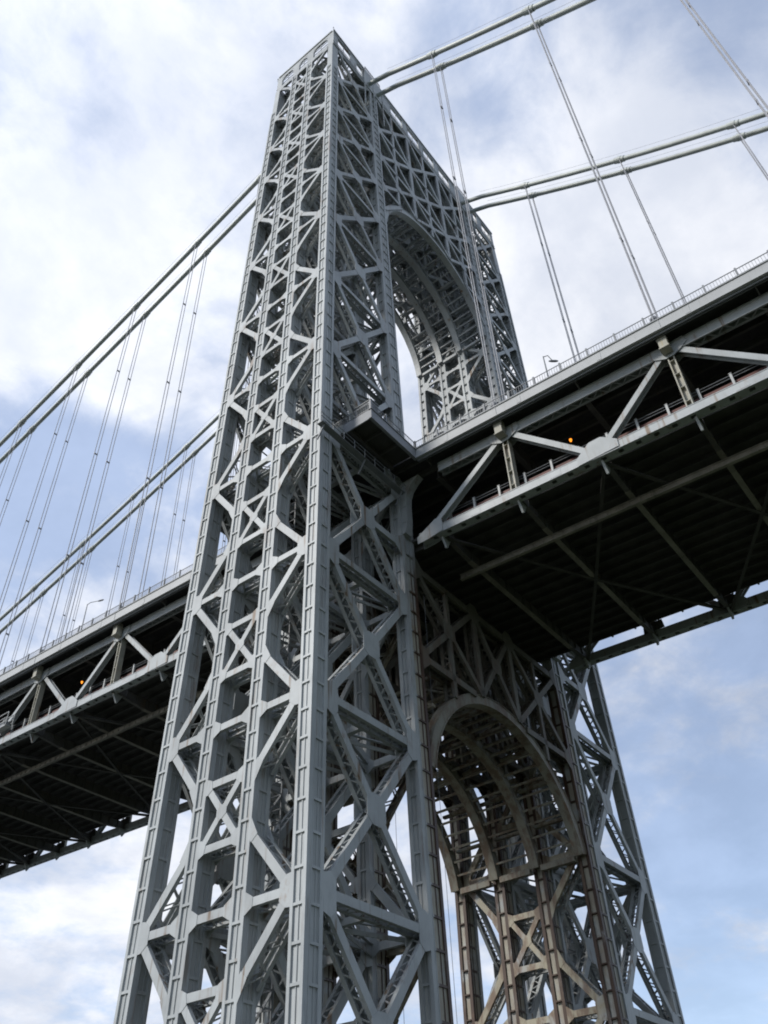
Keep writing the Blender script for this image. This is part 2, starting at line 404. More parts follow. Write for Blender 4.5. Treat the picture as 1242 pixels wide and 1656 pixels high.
# --- portal arches
def arch(zc, Ro, Ri, zfoot, mat):
    for j in range(4):
        mb = MB(); n = 44; a0 = math.asin((zfoot - zc) / ((Ro + Ri) / 2))
        ring = []
        for i in range(n + 1):
            a = a0 + (math.pi - 2 * a0) * i / n; c, s_ = math.cos(a), math.sin(a)
            z = zc + Ri * s_; y0 = YR(j, z) + .27; y1 = YR(j, z) + DC - .22
            ring.append([(c * Ri, y0, zc + s_ * Ri), (c * Ro, y0, zc + s_ * Ro), (c * Ro, y1, zc + s_ * Ro), (c * Ri, y1, zc + s_ * Ri)])
        for i in range(n):
            mb.hexa(ring[i] + ring[i + 1])
        # soffit and extrados flange lips
        for i in range(n):
            for (k0, k1, R, dr) in ((0, 3, Ri, -.07), (1, 2, Ro, .07)):
                q = []
                for r_ in (ring[i], ring[i + 1]):
                    a_, b_ = Vector(r_[k0]), Vector(r_[k1]); nrm = Vector((a_.x, 0, a_.z - zc)).normalized()
                    q.append([a_ + Vector((0, -.1, 0)), a_ + Vector((0, -.1, 0)) + nrm * dr, b_ + Vector((0, .1, 0)) + nrm * dr, b_ + Vector((0, .1, 0))])
                mb.hexa(q[0] + q[1])
        mb.build('arch_rib', mat, tower)
    nP = 26; a0 = math.asin((zfoot - zc) / Ri)
    for i in range(nP + 1):
        a = a0 + (math.pi - 2 * a0) * i / nP; R = Ri + .25
        x, z = math.cos(a) * R, zc + math.sin(a) * R
        mb = MB()
        for j in range(3):
            mb.bar((x, YR(j, z) + DC - .05, z), (x, YR(j + 1, z) + .05, z), .22, .30, (-math.sin(a), 0, math.cos(a)))
        if i in (0, nP):
            for j in range(3): mb.box((x - .25, YR(j, z) + DC, z - .6), (x + .25, YR(j + 1, z), z - .05))
        mb.build('arch_purlin', mat, tower)
    # purlins and sway frames at the back of the ribs
    mb = MB()
    for i in range(1, 10):
        a = a0 + (math.pi - 2 * a0) * i / 10; R = Ro + .5
        x, z = math.cos(a) * R, zc + math.sin(a) * R
        for j in range(3):
            ya, yb = YR(j, z) + DC, YR(j + 1, z)
            mb.bar((x, ya, z), (x, yb, z), .3, .5, (0, 0, 1))
            R2 = R + 2.4; x2, z2 = math.cos(a) * R2, zc + math.sin(a) * R2
            if abs(x2) < 14.5:
                mb.bar((x, ya, z), (x2, yb, z2), .2, .2, (0, 0, 1)); mb.bar((x, yb, z), (x2, ya, z2), .2, .2, (0, 0, 1)); mb.bar((x2, ya, z2), (x2, yb, z2), .3, .4, (0, 0, 1))
    mb.build('arch_sway_bracing', 'tower', tower, kind='stuff')
U = (128.4, 15.5, 14.45, 129.6); Lw = (32.6, 14.9, 13.95, 35.4)
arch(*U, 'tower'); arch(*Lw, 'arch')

# --- portal trusses above the arches
def xin(z): return XI(z) - WI
def portal(j, posts, rows, z_arch, zc, Ro, wp=.62, thin=()):
    """posts at x, rows at z (top to bottom); X in every cell, cut off at the arch ring"""
    def fm(s, z, d): return (s, YR(j, z) + d, z)
    def za(x): return zc + math.sqrt(max(Ro * Ro - x * x, 0)) if abs(x) < Ro else -1e9
    def xs(z): return sorted([-xin(z)] + list(posts) + [xin(z)])
    for x in posts:
        out_mem('portal_post', fm, (x, rows[0]), (x, za(x)), wp, j)
    for x in thin:
        out_mem('portal_post', fm, (x, rows[0]), (x, za(x)), wp * .72, j)
    lz = rows[-1]
    if lz < zc + Ro - 1:
        lo = math.sqrt(Ro * Ro - (lz - zc) ** 2)
        for sg in (-1, 1): out_mem('portal_brace', fm, (sg * lo, lz), (sg * xin(lz), lz - 7.5), wp - .1, j)
    for z in rows:
        lo = math.sqrt(max(Ro * Ro - (z - zc) ** 2, 0)) if z < zc + Ro else 0
        X = xs(z)
        if lo == 0: out_mem('portal_strut', fm, (X[0], z), (X[-1], z), wp + .1, j)
        else:
            out_mem('portal_strut', fm, (X[0], z), (-lo, z), wp, j); out_mem('portal_strut', fm, (lo, z), (X[-1], z), wp, j)
        for x in X[1:-1]:
            if za(x) < z - 1: plate_at('portal_gusset', fm, [(x - 1.15, z - .45), (x - 1.15, z + .45), (x - .45, z + 1.25), (x + .45, z + 1.25), (x + 1.15, z + .45), (x + 1.15, z - .45), (x + .45, z - 1.25), (x - .45, z - 1.25)], j)
        for x, sg in ((X[0], 1), (X[-1], -1)):
            plate_at('portal_gusset', fm, [(x, z - 1.5), (x, z + 1.5), (x + sg * 1.2, z + .4), (x + sg * 1.2, z - .4)], j)
    rr = list(rows) + [None]
    for i in range(len(rows)):
        zt_ = rows[i]; X = xs(zt_)
        for k in range(len(X) - 1):
            xa, xb = X[k], X[k + 1]
            zb_ = rows[i + 1] if i + 1 < len(rows) else None
            def bot(x):
                v = za(x); b = zb_ if zb_ is not None else -1e9
                return max(v, b)
            ba, bb = bot(xa), bot(xb)
            if ba < -1e8: ba = max(bb - 6.0, bot(xa)) if bb > -1e8 else -1e9
            if bb < -1e8: bb = ba - 6.0 if ba > -1e8 else -1e9
            if ba < -1e8: continue
            if za(xa) > zt_ or za(xb) > zt_: continue
            if zt_ - bb > 1.6: out_mem('portal_brace', fm, (xa, zt_), (xb, bb), wp - .1, j)
            if zt_ - ba > 1.6: out_mem('portal_brace', fm, (xb, zt_), (xa, ba), wp - .1, j)
            if zb_ is not None and zt_ - max(ba, bb) > 6:
                plate_at('portal_gusset', fm, [((xa + xb) / 2 + a, (zt_ + (ba + bb) / 2) / 2 + b) for a, b in ((-1.0, -.5), (-1.0, .5), (-.5, 1.0), (.5, 1.0), (1.0, .5), (1.0, -.5), (.5, -1.0), (-.5, -1.0))], j)
PM = []; PDARK = [False]
def out_mem(name, fm, a, b, w, j):
    MEM2 = MEM['strut']; n = len(MEM2); laced('strut', fm, a, b, w, DC, 1, lace=(j in (0, 3)))
    s_, mb = MEM2.pop(); mb.dark = PDARK[0]; PM.append((s_ * (1 if j == 0 else .3), name, mb))
def plate_at(name, fm, pts, j):
    gusset(fm, pts, DC, 1)
    for _ in range(2): s_, mb = MEM['gusset_plate'].pop(); mb.dark = PDARK[0]; PM.append((s_ * (1 if j == 0 else .3), name, mb))
for j in range(4):
    portal(j, (-5.2, 5.2), (175.6, 162.0, 151.2, 140.4), 0, U[0], U[1], .78, (-10.4, 0, 10.4))
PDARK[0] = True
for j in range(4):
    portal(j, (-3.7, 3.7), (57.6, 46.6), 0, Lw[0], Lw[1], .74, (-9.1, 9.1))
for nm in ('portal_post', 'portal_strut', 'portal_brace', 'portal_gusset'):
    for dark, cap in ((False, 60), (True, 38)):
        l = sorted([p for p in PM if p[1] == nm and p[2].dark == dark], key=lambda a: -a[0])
        for s_, n_, mb in l[:cap]: mb.build(nm, 'shaded' if dark else 'tower', tower)
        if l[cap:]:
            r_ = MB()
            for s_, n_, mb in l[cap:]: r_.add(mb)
            r_.build(nm + 's', 'shaded' if dark else 'tower', tower, kind='stuff')
# longitudinal ties between the portal planes
mb = MB()
for z in (161.6, 150.8):
    for x in (-10.4, -5.2, 0, 5.2, 10.4):
        for j in range(3):
            mb.bar((x, YR(j, z) + DC, z), (x, YR(j + 1, z), z), .5, .6, (1, 0, 0))
            if x < 10: mb.bar((x, YR(j, z) + DC, z + .1), (x + 5.2, YR(j + 1, z), z + .1), .12, .3, (0, 0, 1)); mb.bar((x + 5.2, YR(j, z) + DC, z - .1), (x, YR(j + 1, z), z - .1), .12, .3, (0, 0, 1))
for x in (-10.4, -5.2, 0, 5.2, 10.4):
    for za_, zb_ in ((150.6, 162), (162, 175.6)):
        for j in range(3):
            mb.bar((x, YR(j, za_) + DC, za_), (x, YR(j + 1, zb_), zb_), .3, .14, (1, 0, 0)); mb.bar((x + .2, YR(j + 1, za_), za_), (x + .2, YR(j, zb_) + DC, zb_), .3, .14, (1, 0, 0))
mb.build('portal_tie_bracing', 'tower', tower, kind='stuff')

# --- parapet storey at the top: plate walls with window openings
ZB, ZT = 176.0, TOP
xe = XO(ZT) - .12; y0 = YR(0, ZT) - .02; y1 = YR(3, ZT) + DC - .1
def wall_front(y, t, name='parapet_wall'):
    mb = MB(); ops = []
    half = [(-26.9, -22.9), (-21.3, -19.3), (-10.5, -6.3), (-4.7, -.7)]
    ops = half + [(-b, -a) for a, b in reversed(half)]
    z0, z1 = 177.5, 181.1
    mb.box((-xe, y, ZB), (xe, y + t, z0)); mb.box((-xe, y, z1), (xe, y + t, ZT))
    x = -xe
    for a, b in ops + [(xe, xe)]:
        if a > x: mb.box((x, y, z0), (a, y + t, z1))
        x = b
    sgn = -1 if y < 0 else 1
    yf = y if y < 0 else y + t
    for zb_, pr, hh in ((ZT - .45, .16, .45), (ZB + .02, .10, .22), (181.35, .06, .16), (177.05, .06, .14)):
        mb.box((-xe - .1, min(yf, yf + sgn * pr), zb_), (xe + .1, max(yf, yf + sgn * pr), zb_ + hh + .003))
    for a, b in ops:                                   # frames and bars inside the openings
        m = (a + b) / 2; yb = y + t * .5
        mb.box((a, yb - .04, 178.7), (b, yb + .04, 178.8))
        if b - a > 3: mb.box((m - .05, yb - .05, z0), (m + .05, yb + .05, z1))
        for c, d in ((a, 1), (b, -1)):
            mb.box((min(c, c + d * .18), yf - .04, z0), (max(c, c + d * .18), yf + .04, z1))
            mb.plate([(c, yb, z1), (c + d * .7, yb, z1), (c, yb, z1 - .7)], (0, .1, 0))
    mb.build(name, 'tower', tower)
wall_front(y0, .35); wall_front(y1 - .35, .35)
def wall_side(sx):
    mb = MB(); t = .35
    def bx(ya, yb, za, zb_, off=0, th=t):
        xs_ = sorted((sx * (xe + off), sx * (xe + off - th))); mb.box((xs_[0], ya, za), (xs_[1], yb, zb_))
    ys = [YR(j, 179) for j in range(4)]
    ops = [(ys[j] + DC + .1, ys[j + 1] - .05) for j in range(3)]
    ya, yb = y0 + .36, y1 - .36
    bx(ya, yb, ZB, 177.4); bx(ya, yb, 181.2, ZT)
    y = ya
    for a, b in ops + [(yb, yb)]:
        if a > y: bx(y, a, 177.4, 181.2)
        y = b
    for zb_, pr, hh in ((ZT - .45, .16, .449), (ZB + .02, .10, .22)): bx(ya, yb, zb_, zb_ + hh, pr, pr)
    for a, b in ops:
        bx((a + b) / 2 - .07, (a + b) / 2 + .07, 177.4, 181.2, -.1, .12)
        for zz_ in (178.6, 179.9): bx(a, b, zz_, zz_ + .12, -.12, .1)
        for c, d in ((a, 1), (b, -1)):
            xs_ = sx * (xe - .03)
            mb.plate([(xs_, c, 181.2), (xs_, c + d * 1.2, 181.2), (xs_, c + d * .35, 180.75), (xs_, c, 179.9)], (-sx * .25, 0, 0))
    mb.build('parapet_wall', 'tower', tower)
wall_side(-1); wall_side(1)
mb = MB()
for x in (-xe, 0, xe):
    pass
mb.box((-xe + .4, -.4, ZB + .5), (xe - .4, 1.6, ZB + .6))       # narrow walkway inside the parapet
for x in [-26 + i * 5.2 for i in range(11)]: mb.box((x - .15, y0 + .4, ZB + .1), (x + .15, y1 - .4, ZB + .5))
mb.box((-21.5, y0 + .45, ZB + .62), (21.5, y1 - .45, ZB + .72))
mb.build('top_deck', 'tower', tower)
for sx in (-1, 1):                                                          # solid saddle housings where the cables enter
    for ya, yb in ((y0 - .18, y0 - .02), (y1 + .02, y1 + .18)):
        mb = MB(); mb.box((sx * 16.15 - 3.0, ya, 175.3), (sx * 16.15 + 3.0, yb, 182.2))
        if ya < 0:
            for dx in (-2.9, -.1, 2.7): mb.box((sx * 16.15 + dx, ya - .12, 166), (sx * 16.15 + dx + .25, ya + .01, 182.0))
        mb.build('saddle_housing', 'tower', tower)
mb = MB()
for sx in (-1, 1):
    for xx in (16.15 - 2.4, 16.15 + 2.4):
        mb.tube([(sx * xx, y0 - .1, ZT), (sx * xx, y0 - .1, ZT + 1.3)], .06, 6)
    mb.tube([(sx * 16.15 - 2.4, y0 - .1, ZT + 1.3), (sx * 16.15 + 2.4, y0 - .1, ZT + 1.3)], .06, 6)
    mb.tube([(sx * 16.15 - 2.4, y0 - .1, ZT + .7), (sx * 16.15 + 2.4, y0 - .1, ZT + .7)], .05, 6)
mb.build('top_railing', 'rail', tower)
mb = MB(); mb.tube([(-xe - .05, y0, ZT), (-xe - .05, y0, ZT + .9)], .05, 6); mb.tube([(-xe - .05, y0, ZT + .9), (-xe - .05, y0, ZT + 1.05)], .1, 8)
mb.build('corner_beacon', 'rail', tower)
# catwalk along the front of the near leg at deck level, knee brackets where the stiffening trusses meet the tower
mb = MB()
yc = YR(0, 67) - 1.15
mb.box((-31.0, yc, 66.0), (-17.2, yc + .75, 66.06))
for zz_ in (66.7, 67.25): mb.tube([(-31.2, yc + .04, zz_), (-17.0, yc + .04, zz_)], .05, 6)
x = -31.0
while x < -17: mb.tube([(x, yc + .04, 66.05), (x, yc + .04, 67.3)], .045, 6); x += 1.7
for x in (-30.5, -24, -17.6): mb.bar((x, yc + .2, 66), (x, YR(0, 64), 64.4), .14, .14, (1, 0, 0))
mb.build('catwalk', 'rail', tower)
for sy in (-1, 1):
    for sx in (-1, 1):
        mb = MB(); yb = (YR(0, 64) - .02) if sy < 0 else YR(3, 64) + DC + .02
        x = sx * 16.15
        pts = [(0, 60.9), (0, 68.3), (2.6, 68.3), (1.8, 67.7), (1.2, 67.0), (.85, 66.1), (.75, 65.0), (.75, 62.8), (.65, 61.8), (.4, 61.0)]
        poly = [(x - .5, yb + sy * a, b) for a, b in pts]
        mb.plate(poly, (1.0, 0, 0))
        for zz_ in (62.4, 64.6): mb.box((x - .56, min(yb, yb + sy * .74), zz_), (x + .56, max(yb, yb + sy * .74), zz_ + .1))
        mb.build('knee_bracket', 'tower', tower)
# stair towers inside both legs
for sx, x0 in ((-1, -27.6), (1, 20.6)):
    mb = MB(); X0, X1 = x0, x0 + 1.7; Y0, Y1 = -.9, .9
    for a in (X0, X1):
        for b in (Y0, Y1): mb.box((a - .05, b - .05, GZ + .8), (a + .05, b + .05, 66))
    z = GZ + 1.4; k = 0
    while z < 66:
        for b in (Y0, Y1): mb.box((X0, b - .035, z), (X1, b + .035, z + .08))
        for a in (X0, X1): mb.box((a - .035, Y0, z), (a + .035, Y1, z + .08))
        if k % 2 == 0: mb.bar((X0, Y0 if (k // 2) % 2 == 0 else Y1, z), (X1, Y0 if (k // 2) % 2 == 0 else Y1, z + 2.4), .3, .05, (0, 1, 0))
        mb.bar((X0, Y1, z), (X0, Y0, z + 1.2), .06, .06, (1, 0, 0))
        z += 1.2; k += 1
    mb.build('stair_tower', 'rail', tower)

# ------------------------------------------------------------------ piers, ground, river
for sx, lab in ((-1, 'concrete pier block under the near tower leg'), (1, 'concrete pier block under the far tower leg')):
    mb = MB(); xa, xb = sorted((sx * 12.5, sx * 33.5))
    b = [(xa - 1, -13, GZ - 3), (xb + 1, -13, GZ - 3), (xb + 1, 14, GZ - 3), (xa - 1, 14, GZ - 3), (xa, -12, GZ + .8), (xb, -12, GZ + .8), (xb, 13, GZ + .8), (xa, 13, GZ + .8)]
    mb.hexa(b); tag(mb.build('tower_pier', 'concrete'), lab, 'pier')
mb = MB(); mb.v += [(-4000, -4000, GZ), (4000, -4000, GZ), (4000, 4000, GZ), (-4000, 4000, GZ)]; mb.f.append((0, 1, 2, 3)); mb.m.append(0)
mb.build('ground', 'ground')['kind'] = 'structure'
mb = MB(); mb.v += [(-4000, 34, GZ + .01), (4000, 34, GZ + .01), (4000, 3900, GZ + .01), (-4000, 3900, GZ + .01)]; mb.f.append((0, 1, 2, 3)); mb.m.append(0)
mb.build('river', 'water')['kind'] = 'structure'

# ------------------------------------------------------------------ deck spans
ZTC, ZBC, GR, GL = 68.4, 59.75, .050, .036
def ztop(y): return ZTC + (GR * y if y < 0 else GL * y)
def zbot(y): return ZBC + (GR * y if y < 0 else GL * y)
PAN = 18.288; YR1, YL1 = -21.64, 22.1
XT = 16.15
def span(sy, y_first, y_end, label):
    t = thing('deck_span', label, 'bridge deck')
    ys = []; y = y_first
    while abs(y) < abs(y_end): ys.append(y); y += sy * PAN
    ye = ys[-1] + sy * PAN / 2
    ym0 = y_first - sy * PAN / 2
    mids = [ym0] + [y + sy * PAN / 2 for y in ys]
    def strip(mb, x0, x1, zf, d0, d1, ya, yb, n=1):
        for i in range(n):
            a = ya + (yb - ya) * i / n; b = ya + (yb - ya) * (i + 1) / n
            mb.hexa([(x0, a, zf(a) + d0), (x1, a, zf(a) + d0), (x1, b, zf(b) + d0), (x0, b, zf(b) + d0), (x0, a, zf(a) + d1), (x1, a, zf(a) + d1), (x1, b, zf(b) + d1), (x0, b, zf(b) + d1)])
    st = sy * 9.9
    for sx in (-1, 1):
        x = sx * XT
        # top chord, as a box with lattice underside
        mb = MB(); yt0 = sy * 13.2
        for dx in (-.45, .33): strip(mb, x + dx, x + dx + .12, ztop, -.62, .55, yt0, ye)
        strip(mb, x - .50, x + .50, ztop, .55, .63, yt0, ye)
        for dx in (-.50, .30): strip(mb, x + dx, x + dx + .20, ztop, -.68, -.60, yt0, ye)
        y = yt0
        while abs(y) < abs(ye) - 1:
            mb.bar((x - .4, y, ztop(y) - .64), (x + .4, y + sy * .8, ztop(y + sy * .8) - .64), .12, .03, (0, sy, 0)); mb.bar((x + .4, y + sy * .8, ztop(y) - .64), (x - .4, y + sy * 1.6, ztop(y + sy * 1.6) - .64), .12, .03, (0, sy, 0)); y += sy * 1.6
        for y in ys + mids:
            for dy in (4.57,):
                ya_ = y + dy
                if abs(yt0) + 1 < abs(ya_) < abs(ye) - 1: strip(mb, x + sx * .44, x + sx * .475, ztop, -.5, .45, ya_ - .7, ya_ + .7)
        mb.build('top_chord', 'truss', t)
        # bottom chord with hand holes left between batten plates
        mb = MB()
        for dx in (-.48, .36): strip(mb, x + dx, x + dx + .12, zbot, -.45, .45, ym0 - sy * 2.4, ye)
        strip(mb, x - .52, x + .52, zbot, .45, .53, ym0 - sy * 2.4, ye)
        y = ym0 - sy * 2.2
        for dx in (-.52, .22): strip(mb, x + dx, x + dx + .30, zbot, -.52, -.45, ym0 - sy * 2.4, ye)
        while abs(y) < abs(ye) - 1.2:
            strip(mb, x - .30, x + .30, zbot, -.515, -.455, y, y + sy * 1.25); y += sy * 1.75
        for y in ys + mids:
            for dy in (4.57,):
                ya_ = y + dy
                if 12 < abs(ya_) < abs(ye) - 1: strip(mb, x + sx * .47, x + sx * .505, zbot, -.38, .38, ya_ - .6, ya_ + .6)
        mb.build('bottom_chord', 'truss', t)
        for y in ys:
            mb = MB(); a, b = zbot(y) + .4, ztop(y) - .5
            for dy in (-.34, .22): mb.box((x - .42, y + dy, a), (x + .42, y + dy + .12, b))
            mb.box((x - .06, y - .22, a), (x + .06, y + .22, b))
            zz_ = a + .8
            while zz_ < b - .3: mb.box((x - .44, y - .36, zz_), (x + .44, y + .36, zz_ + .06)); zz_ += 1.9
            mb.build('truss_post', 'post', t)
            mb = MB(); z = ztop(y); ox = x + sx * .50
            o2 = sx * .06
            poly = [(ox, y + a_, z + b_) for a_, b_ in ((-1.7, .60), (1.7, .60), (1.9, -.3), (1.35, -.75), (.42, -1.25), (-.42, -1.25), (-1.35, -.75), (-1.9, -.3))]
            mb.plate(poly, (o2, 0, 0)); mb.plate([(p[0] - sx * 1.06, p[1], p[2]) for p in poly], (o2, 0, 0)); mb.build('gusset_plate', 'truss', t)
            mb = MB(); hx = x + sx * 1.15                      # hanger socket between chord and fascia
            mb.box((hx - .45, y - .42, z - .75), (hx + .45, y + .42, z + 1.1)); mb.box((hx - .52, y - .5, z - .85), (hx + .52, y + .5, z - .72)); mb.box((hx - .5, y - .48, z + .35), (hx + .5, y + .48, z + .47))
            mb.build('hanger_bracket', 'post', t)
            for cx in (-1.37, 1.37):                           # tall sockets standing on the sidewalk
                mb = MB(); mb.tube([(x + cx, y, z + 1.4), (x + cx, y, z + 3.6)], .26, 10); mb.tube([(x + cx, y, z + 3.6), (x + cx, y, z + 3.9)], .34, 10)
                mb.build('hanger_socket', 'rail', t, smooth=False)
        for i, y in enumerate(mids):
            mb = MB(); z = zbot(y); ox = x + sx * .53
            poly = [(ox, y + a_, z + b_) for a_, b_ in ((-2.1, -.42), (2.1, -.42), (2.1, .5), (1.25, 1.25), (.6, 1.75), (-.6, 1.75), (-1.25, 1.25), (-2.1, .5))]
            if i == 0: poly = [(ox, y + sy * a_, z + b_) for a_, b_ in ((-2.6, -.7), (-1.2, -.7), (.6, -.45), (.6, 1.0), (-.2, 1.5), (-2.6, .2))]
            mb.plate(poly, (sx * .06, 0, 0)); mb.plate([(p[0] - sx * 1.12, p[1], p[2]) for p in poly], (sx * .06, 0, 0)); mb.build('gusset_plate', 'truss', t)
            for yy in ((y - sy * PAN / 2), (y + sy * PAN / 2)):
                if abs(yy) < 10 or abs(yy) > abs(ye): continue
                mb = MB(); p = Vector((x, y + (yy - y) * .06 + (-sy * 1.0 if i == 0 else 0), zbot(y) + .5 + (.5 if i == 0 else 0))); q = Vector((x, yy - (yy - y) * .08, ztop(yy) - .45))
                for dx in (-.36, .27): mb.bar(p + Vector((dx, 0, 0)), q + Vector((dx, 0, 0)), .10, .62, (1, 0, 0))
                mb.bar(p + Vector((-.04, 0, 0)), q + Vector((-.04, 0, 0)), .6, .06, (1, 0, 0))
                n = int((q - p).length / 1.0)
                mb.build('truss_diagonal', 'truss', t)
    # fascia girders and railings
    for sx in (-1, 1):
        mb = MB(); x = sx * 18.5; xa, xb = sorted((x, x - sx * .14)); f0 = sy * 11.7
        ft = lambda y: ztop(y) + 2.2
        strip(mb, xa, xb, ft, -1.33, 0, f0, ye)
        xa2, xb2 = sorted((x + sx * .12, x - sx * .35)); strip(mb, xa2, xb2, ft, 0, .07, f0, ye); strip(mb, xa2, xb2, ft, -1.40, -1.33, f0, ye)
        for y in ys: mb.box((min(x, x + sx * .05), y - .5, ft(y) - 1.3), (max(x, x + sx * .05), y - .44, ft(y) - .03))
        y = f0 + sy * 4
        while abs(y) < abs(ye) - 2:
            xs1, xs2 = sorted((x, x + sx * .03)); strip(mb, xs1, xs2, ft, -1.15, -.15, y - .25, y + .25); y += sy * 9.144
        mb.build('fascia_girder', 'fascia', t)
        mb = MB(); xc_ = x - sx * .30
        mb.tube([(xc_, y_, ft(y_) - 1.55) for y_ in (f0, ye)], .09, 8); mb.tube([(xc_ - sx * .3, y_, ft(y_) - 1.5) for y_ in (f0, ye)], .06, 8)
        mb.build('conduit', 'rail', t)
        mb = MB(); y = f0; k = 0
        for zz_ in (.18, 1.12): strip(mb, x - .035, x + .035, ft, zz_, zz_ + .07, f0, ye)
        while abs(y) < min(abs(ye), 130):
            mb.box((x - .018, y - .018, ft(y) + .1), (x + .018, y + .018, ft(y) + 1.15)); y += sy * .28
        y = f0
        while abs(y) < abs(ye):
            mb.box((x - .09, y - .09, ft(y) + .05), (x + .09, y + .09, ft(y) + 1.32)); y += sy * 3.05
        mb.build('sidewalk_railing', 'rail', t)
    # upper roadway slab, sidewalks, stringers, floor beams
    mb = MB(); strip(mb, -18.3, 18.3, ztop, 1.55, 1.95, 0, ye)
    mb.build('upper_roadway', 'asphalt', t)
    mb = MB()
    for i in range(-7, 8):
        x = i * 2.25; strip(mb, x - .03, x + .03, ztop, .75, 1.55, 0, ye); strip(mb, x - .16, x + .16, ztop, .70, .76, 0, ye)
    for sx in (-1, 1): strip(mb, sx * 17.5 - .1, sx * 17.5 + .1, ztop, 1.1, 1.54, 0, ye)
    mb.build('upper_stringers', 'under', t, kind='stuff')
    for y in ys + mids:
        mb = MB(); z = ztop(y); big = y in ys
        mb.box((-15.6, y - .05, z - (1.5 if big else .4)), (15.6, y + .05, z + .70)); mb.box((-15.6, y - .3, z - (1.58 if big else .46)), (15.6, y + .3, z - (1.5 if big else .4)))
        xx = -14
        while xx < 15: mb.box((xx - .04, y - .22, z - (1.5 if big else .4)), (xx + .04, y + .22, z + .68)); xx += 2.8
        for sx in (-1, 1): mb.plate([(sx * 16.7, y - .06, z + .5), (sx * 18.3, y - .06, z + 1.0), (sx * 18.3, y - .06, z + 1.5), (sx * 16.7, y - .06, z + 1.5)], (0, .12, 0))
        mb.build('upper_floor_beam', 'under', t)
    # lower roadway
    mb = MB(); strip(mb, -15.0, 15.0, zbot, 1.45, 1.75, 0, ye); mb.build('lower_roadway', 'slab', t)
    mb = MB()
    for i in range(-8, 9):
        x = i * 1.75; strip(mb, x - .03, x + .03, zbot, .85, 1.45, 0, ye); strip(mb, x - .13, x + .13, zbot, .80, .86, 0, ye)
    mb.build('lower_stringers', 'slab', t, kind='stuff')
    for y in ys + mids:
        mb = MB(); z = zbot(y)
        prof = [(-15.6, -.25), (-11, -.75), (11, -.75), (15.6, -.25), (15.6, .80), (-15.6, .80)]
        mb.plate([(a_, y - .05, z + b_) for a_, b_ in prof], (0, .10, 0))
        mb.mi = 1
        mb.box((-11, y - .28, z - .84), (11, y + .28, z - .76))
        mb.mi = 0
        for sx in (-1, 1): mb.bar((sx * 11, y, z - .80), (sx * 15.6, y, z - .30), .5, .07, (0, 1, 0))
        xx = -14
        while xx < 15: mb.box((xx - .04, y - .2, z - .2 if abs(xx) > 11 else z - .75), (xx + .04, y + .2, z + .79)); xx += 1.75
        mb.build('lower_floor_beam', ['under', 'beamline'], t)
        if sy > 0 or y != mids[0]:
            mb = MB(); hw = 1.35 if y in ys else 1.0                # deep end plate of the floor beam at the far truss
            mb.plate([(15.5, y - hw, z + .45), (15.5, y + hw, z + .45), (15.5, y + hw * .9, z + 1.6), (15.5, y - hw * .9, z + 1.6)], (.06, 0, 0))
            for k_ in range(-3, 4): mb.box((15.4, y + k_ * hw / 3.6 - .03, z + .5), (15.5, y + k_ * hw / 3.6 + .03, z + 1.44))
            mb.build('beam_end_plate', 'under', t)
        for sx in (-1, 1):                                     # drop brackets at the truss
            mb = MB(); mb.plate([(sx * 16.1, y - .12, z - .55), (sx * 16.1, y - .12, z - .46), (sx * 14.6, y - .12, z - .46), (sx * 15.25, y - .12, z - 1.7), (sx * 15.4, y - .12, z - 1.7)], (0, .24, 0))
            mb.build('drop_bracket', 'truss', t)
    mb = MB()
    al = sorted(ys + mids, key=abs)
    for a, b in zip(al, al[1:]):                               # bottom laterals
        for p, q in (((-15.6, a, zbot(a) - .55), (0, b, zbot(b) - .95)), ((15.6, a, zbot(a) - .55), (0, b, zbot(b) - .95))):
            if al.index(a) % 2: p, q = (p[0], b, zbot(b) - .55), (0, a, zbot(a) - .95)
            mb.bar(p, q, .36, .07, (0, sy, 0)); mb.bar((p[0], p[1], p[2] + .18), (q[0], q[1], q[2] + .18), .05, .3, (0, sy, 0))
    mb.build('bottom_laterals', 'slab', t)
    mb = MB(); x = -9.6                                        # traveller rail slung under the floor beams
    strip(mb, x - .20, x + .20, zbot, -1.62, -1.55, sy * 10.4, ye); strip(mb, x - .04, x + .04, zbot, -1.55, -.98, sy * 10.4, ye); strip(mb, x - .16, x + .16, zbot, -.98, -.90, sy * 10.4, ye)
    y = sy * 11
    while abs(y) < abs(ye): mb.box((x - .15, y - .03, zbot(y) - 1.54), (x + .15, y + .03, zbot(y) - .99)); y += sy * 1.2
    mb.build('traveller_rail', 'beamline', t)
    # lower deck barriers: red pipe and white posts
    for sx in (-1, 1):
        mb = MB(); x = sx * 15.0
        for zz_, r in ((2.15, .22),):
            strip(mb, x - .14, x + .14, zbot, 2.02, 2.36, sy * 12.5, ye)
        strip(mb, x - .25, x + .25, zbot, 1.76, 1.84, sy * 12.5, ye)
        for y in al: mb.box((x - .3, y - .3, zbot(y) + 1.6), (x + .3, y + .3, zbot(y) + 2.0))
        mb.build('barrier_pipe', 'red', t)
        y = sy * 13.4; k = 0
        while abs(y) < min(abs(ye), 140) and k < 48:
            mb = MB(); mb.box((x - .12 + sx * .35, y - .11, zbot(y) + 1.5), (x + .12 + sx * .35, y + .11, zbot(y) + 3.1)); mb.box((x - .15 + sx * .35, y - .14, zbot(y) + 3.1), (x + .15 + sx * .35, y + .14, zbot(y) + 3.16)); mb.build('barrier_post', 'white', t); y += sy * 3.05; k += 1
        mb = MB()
        for zz_ in (2.65, 3.0): mb.tube([(x + sx * .35, sy * 13, zbot(sy * 13) + zz_), (x + sx * .35, ye, zbot(ye) + zz_)], .035, 6)
        mb.build('barrier_rail', 'rail', t)
    return t
spanR = span(-1, YR1, -150, 'near deck span with two road levels running right towards the viewer')
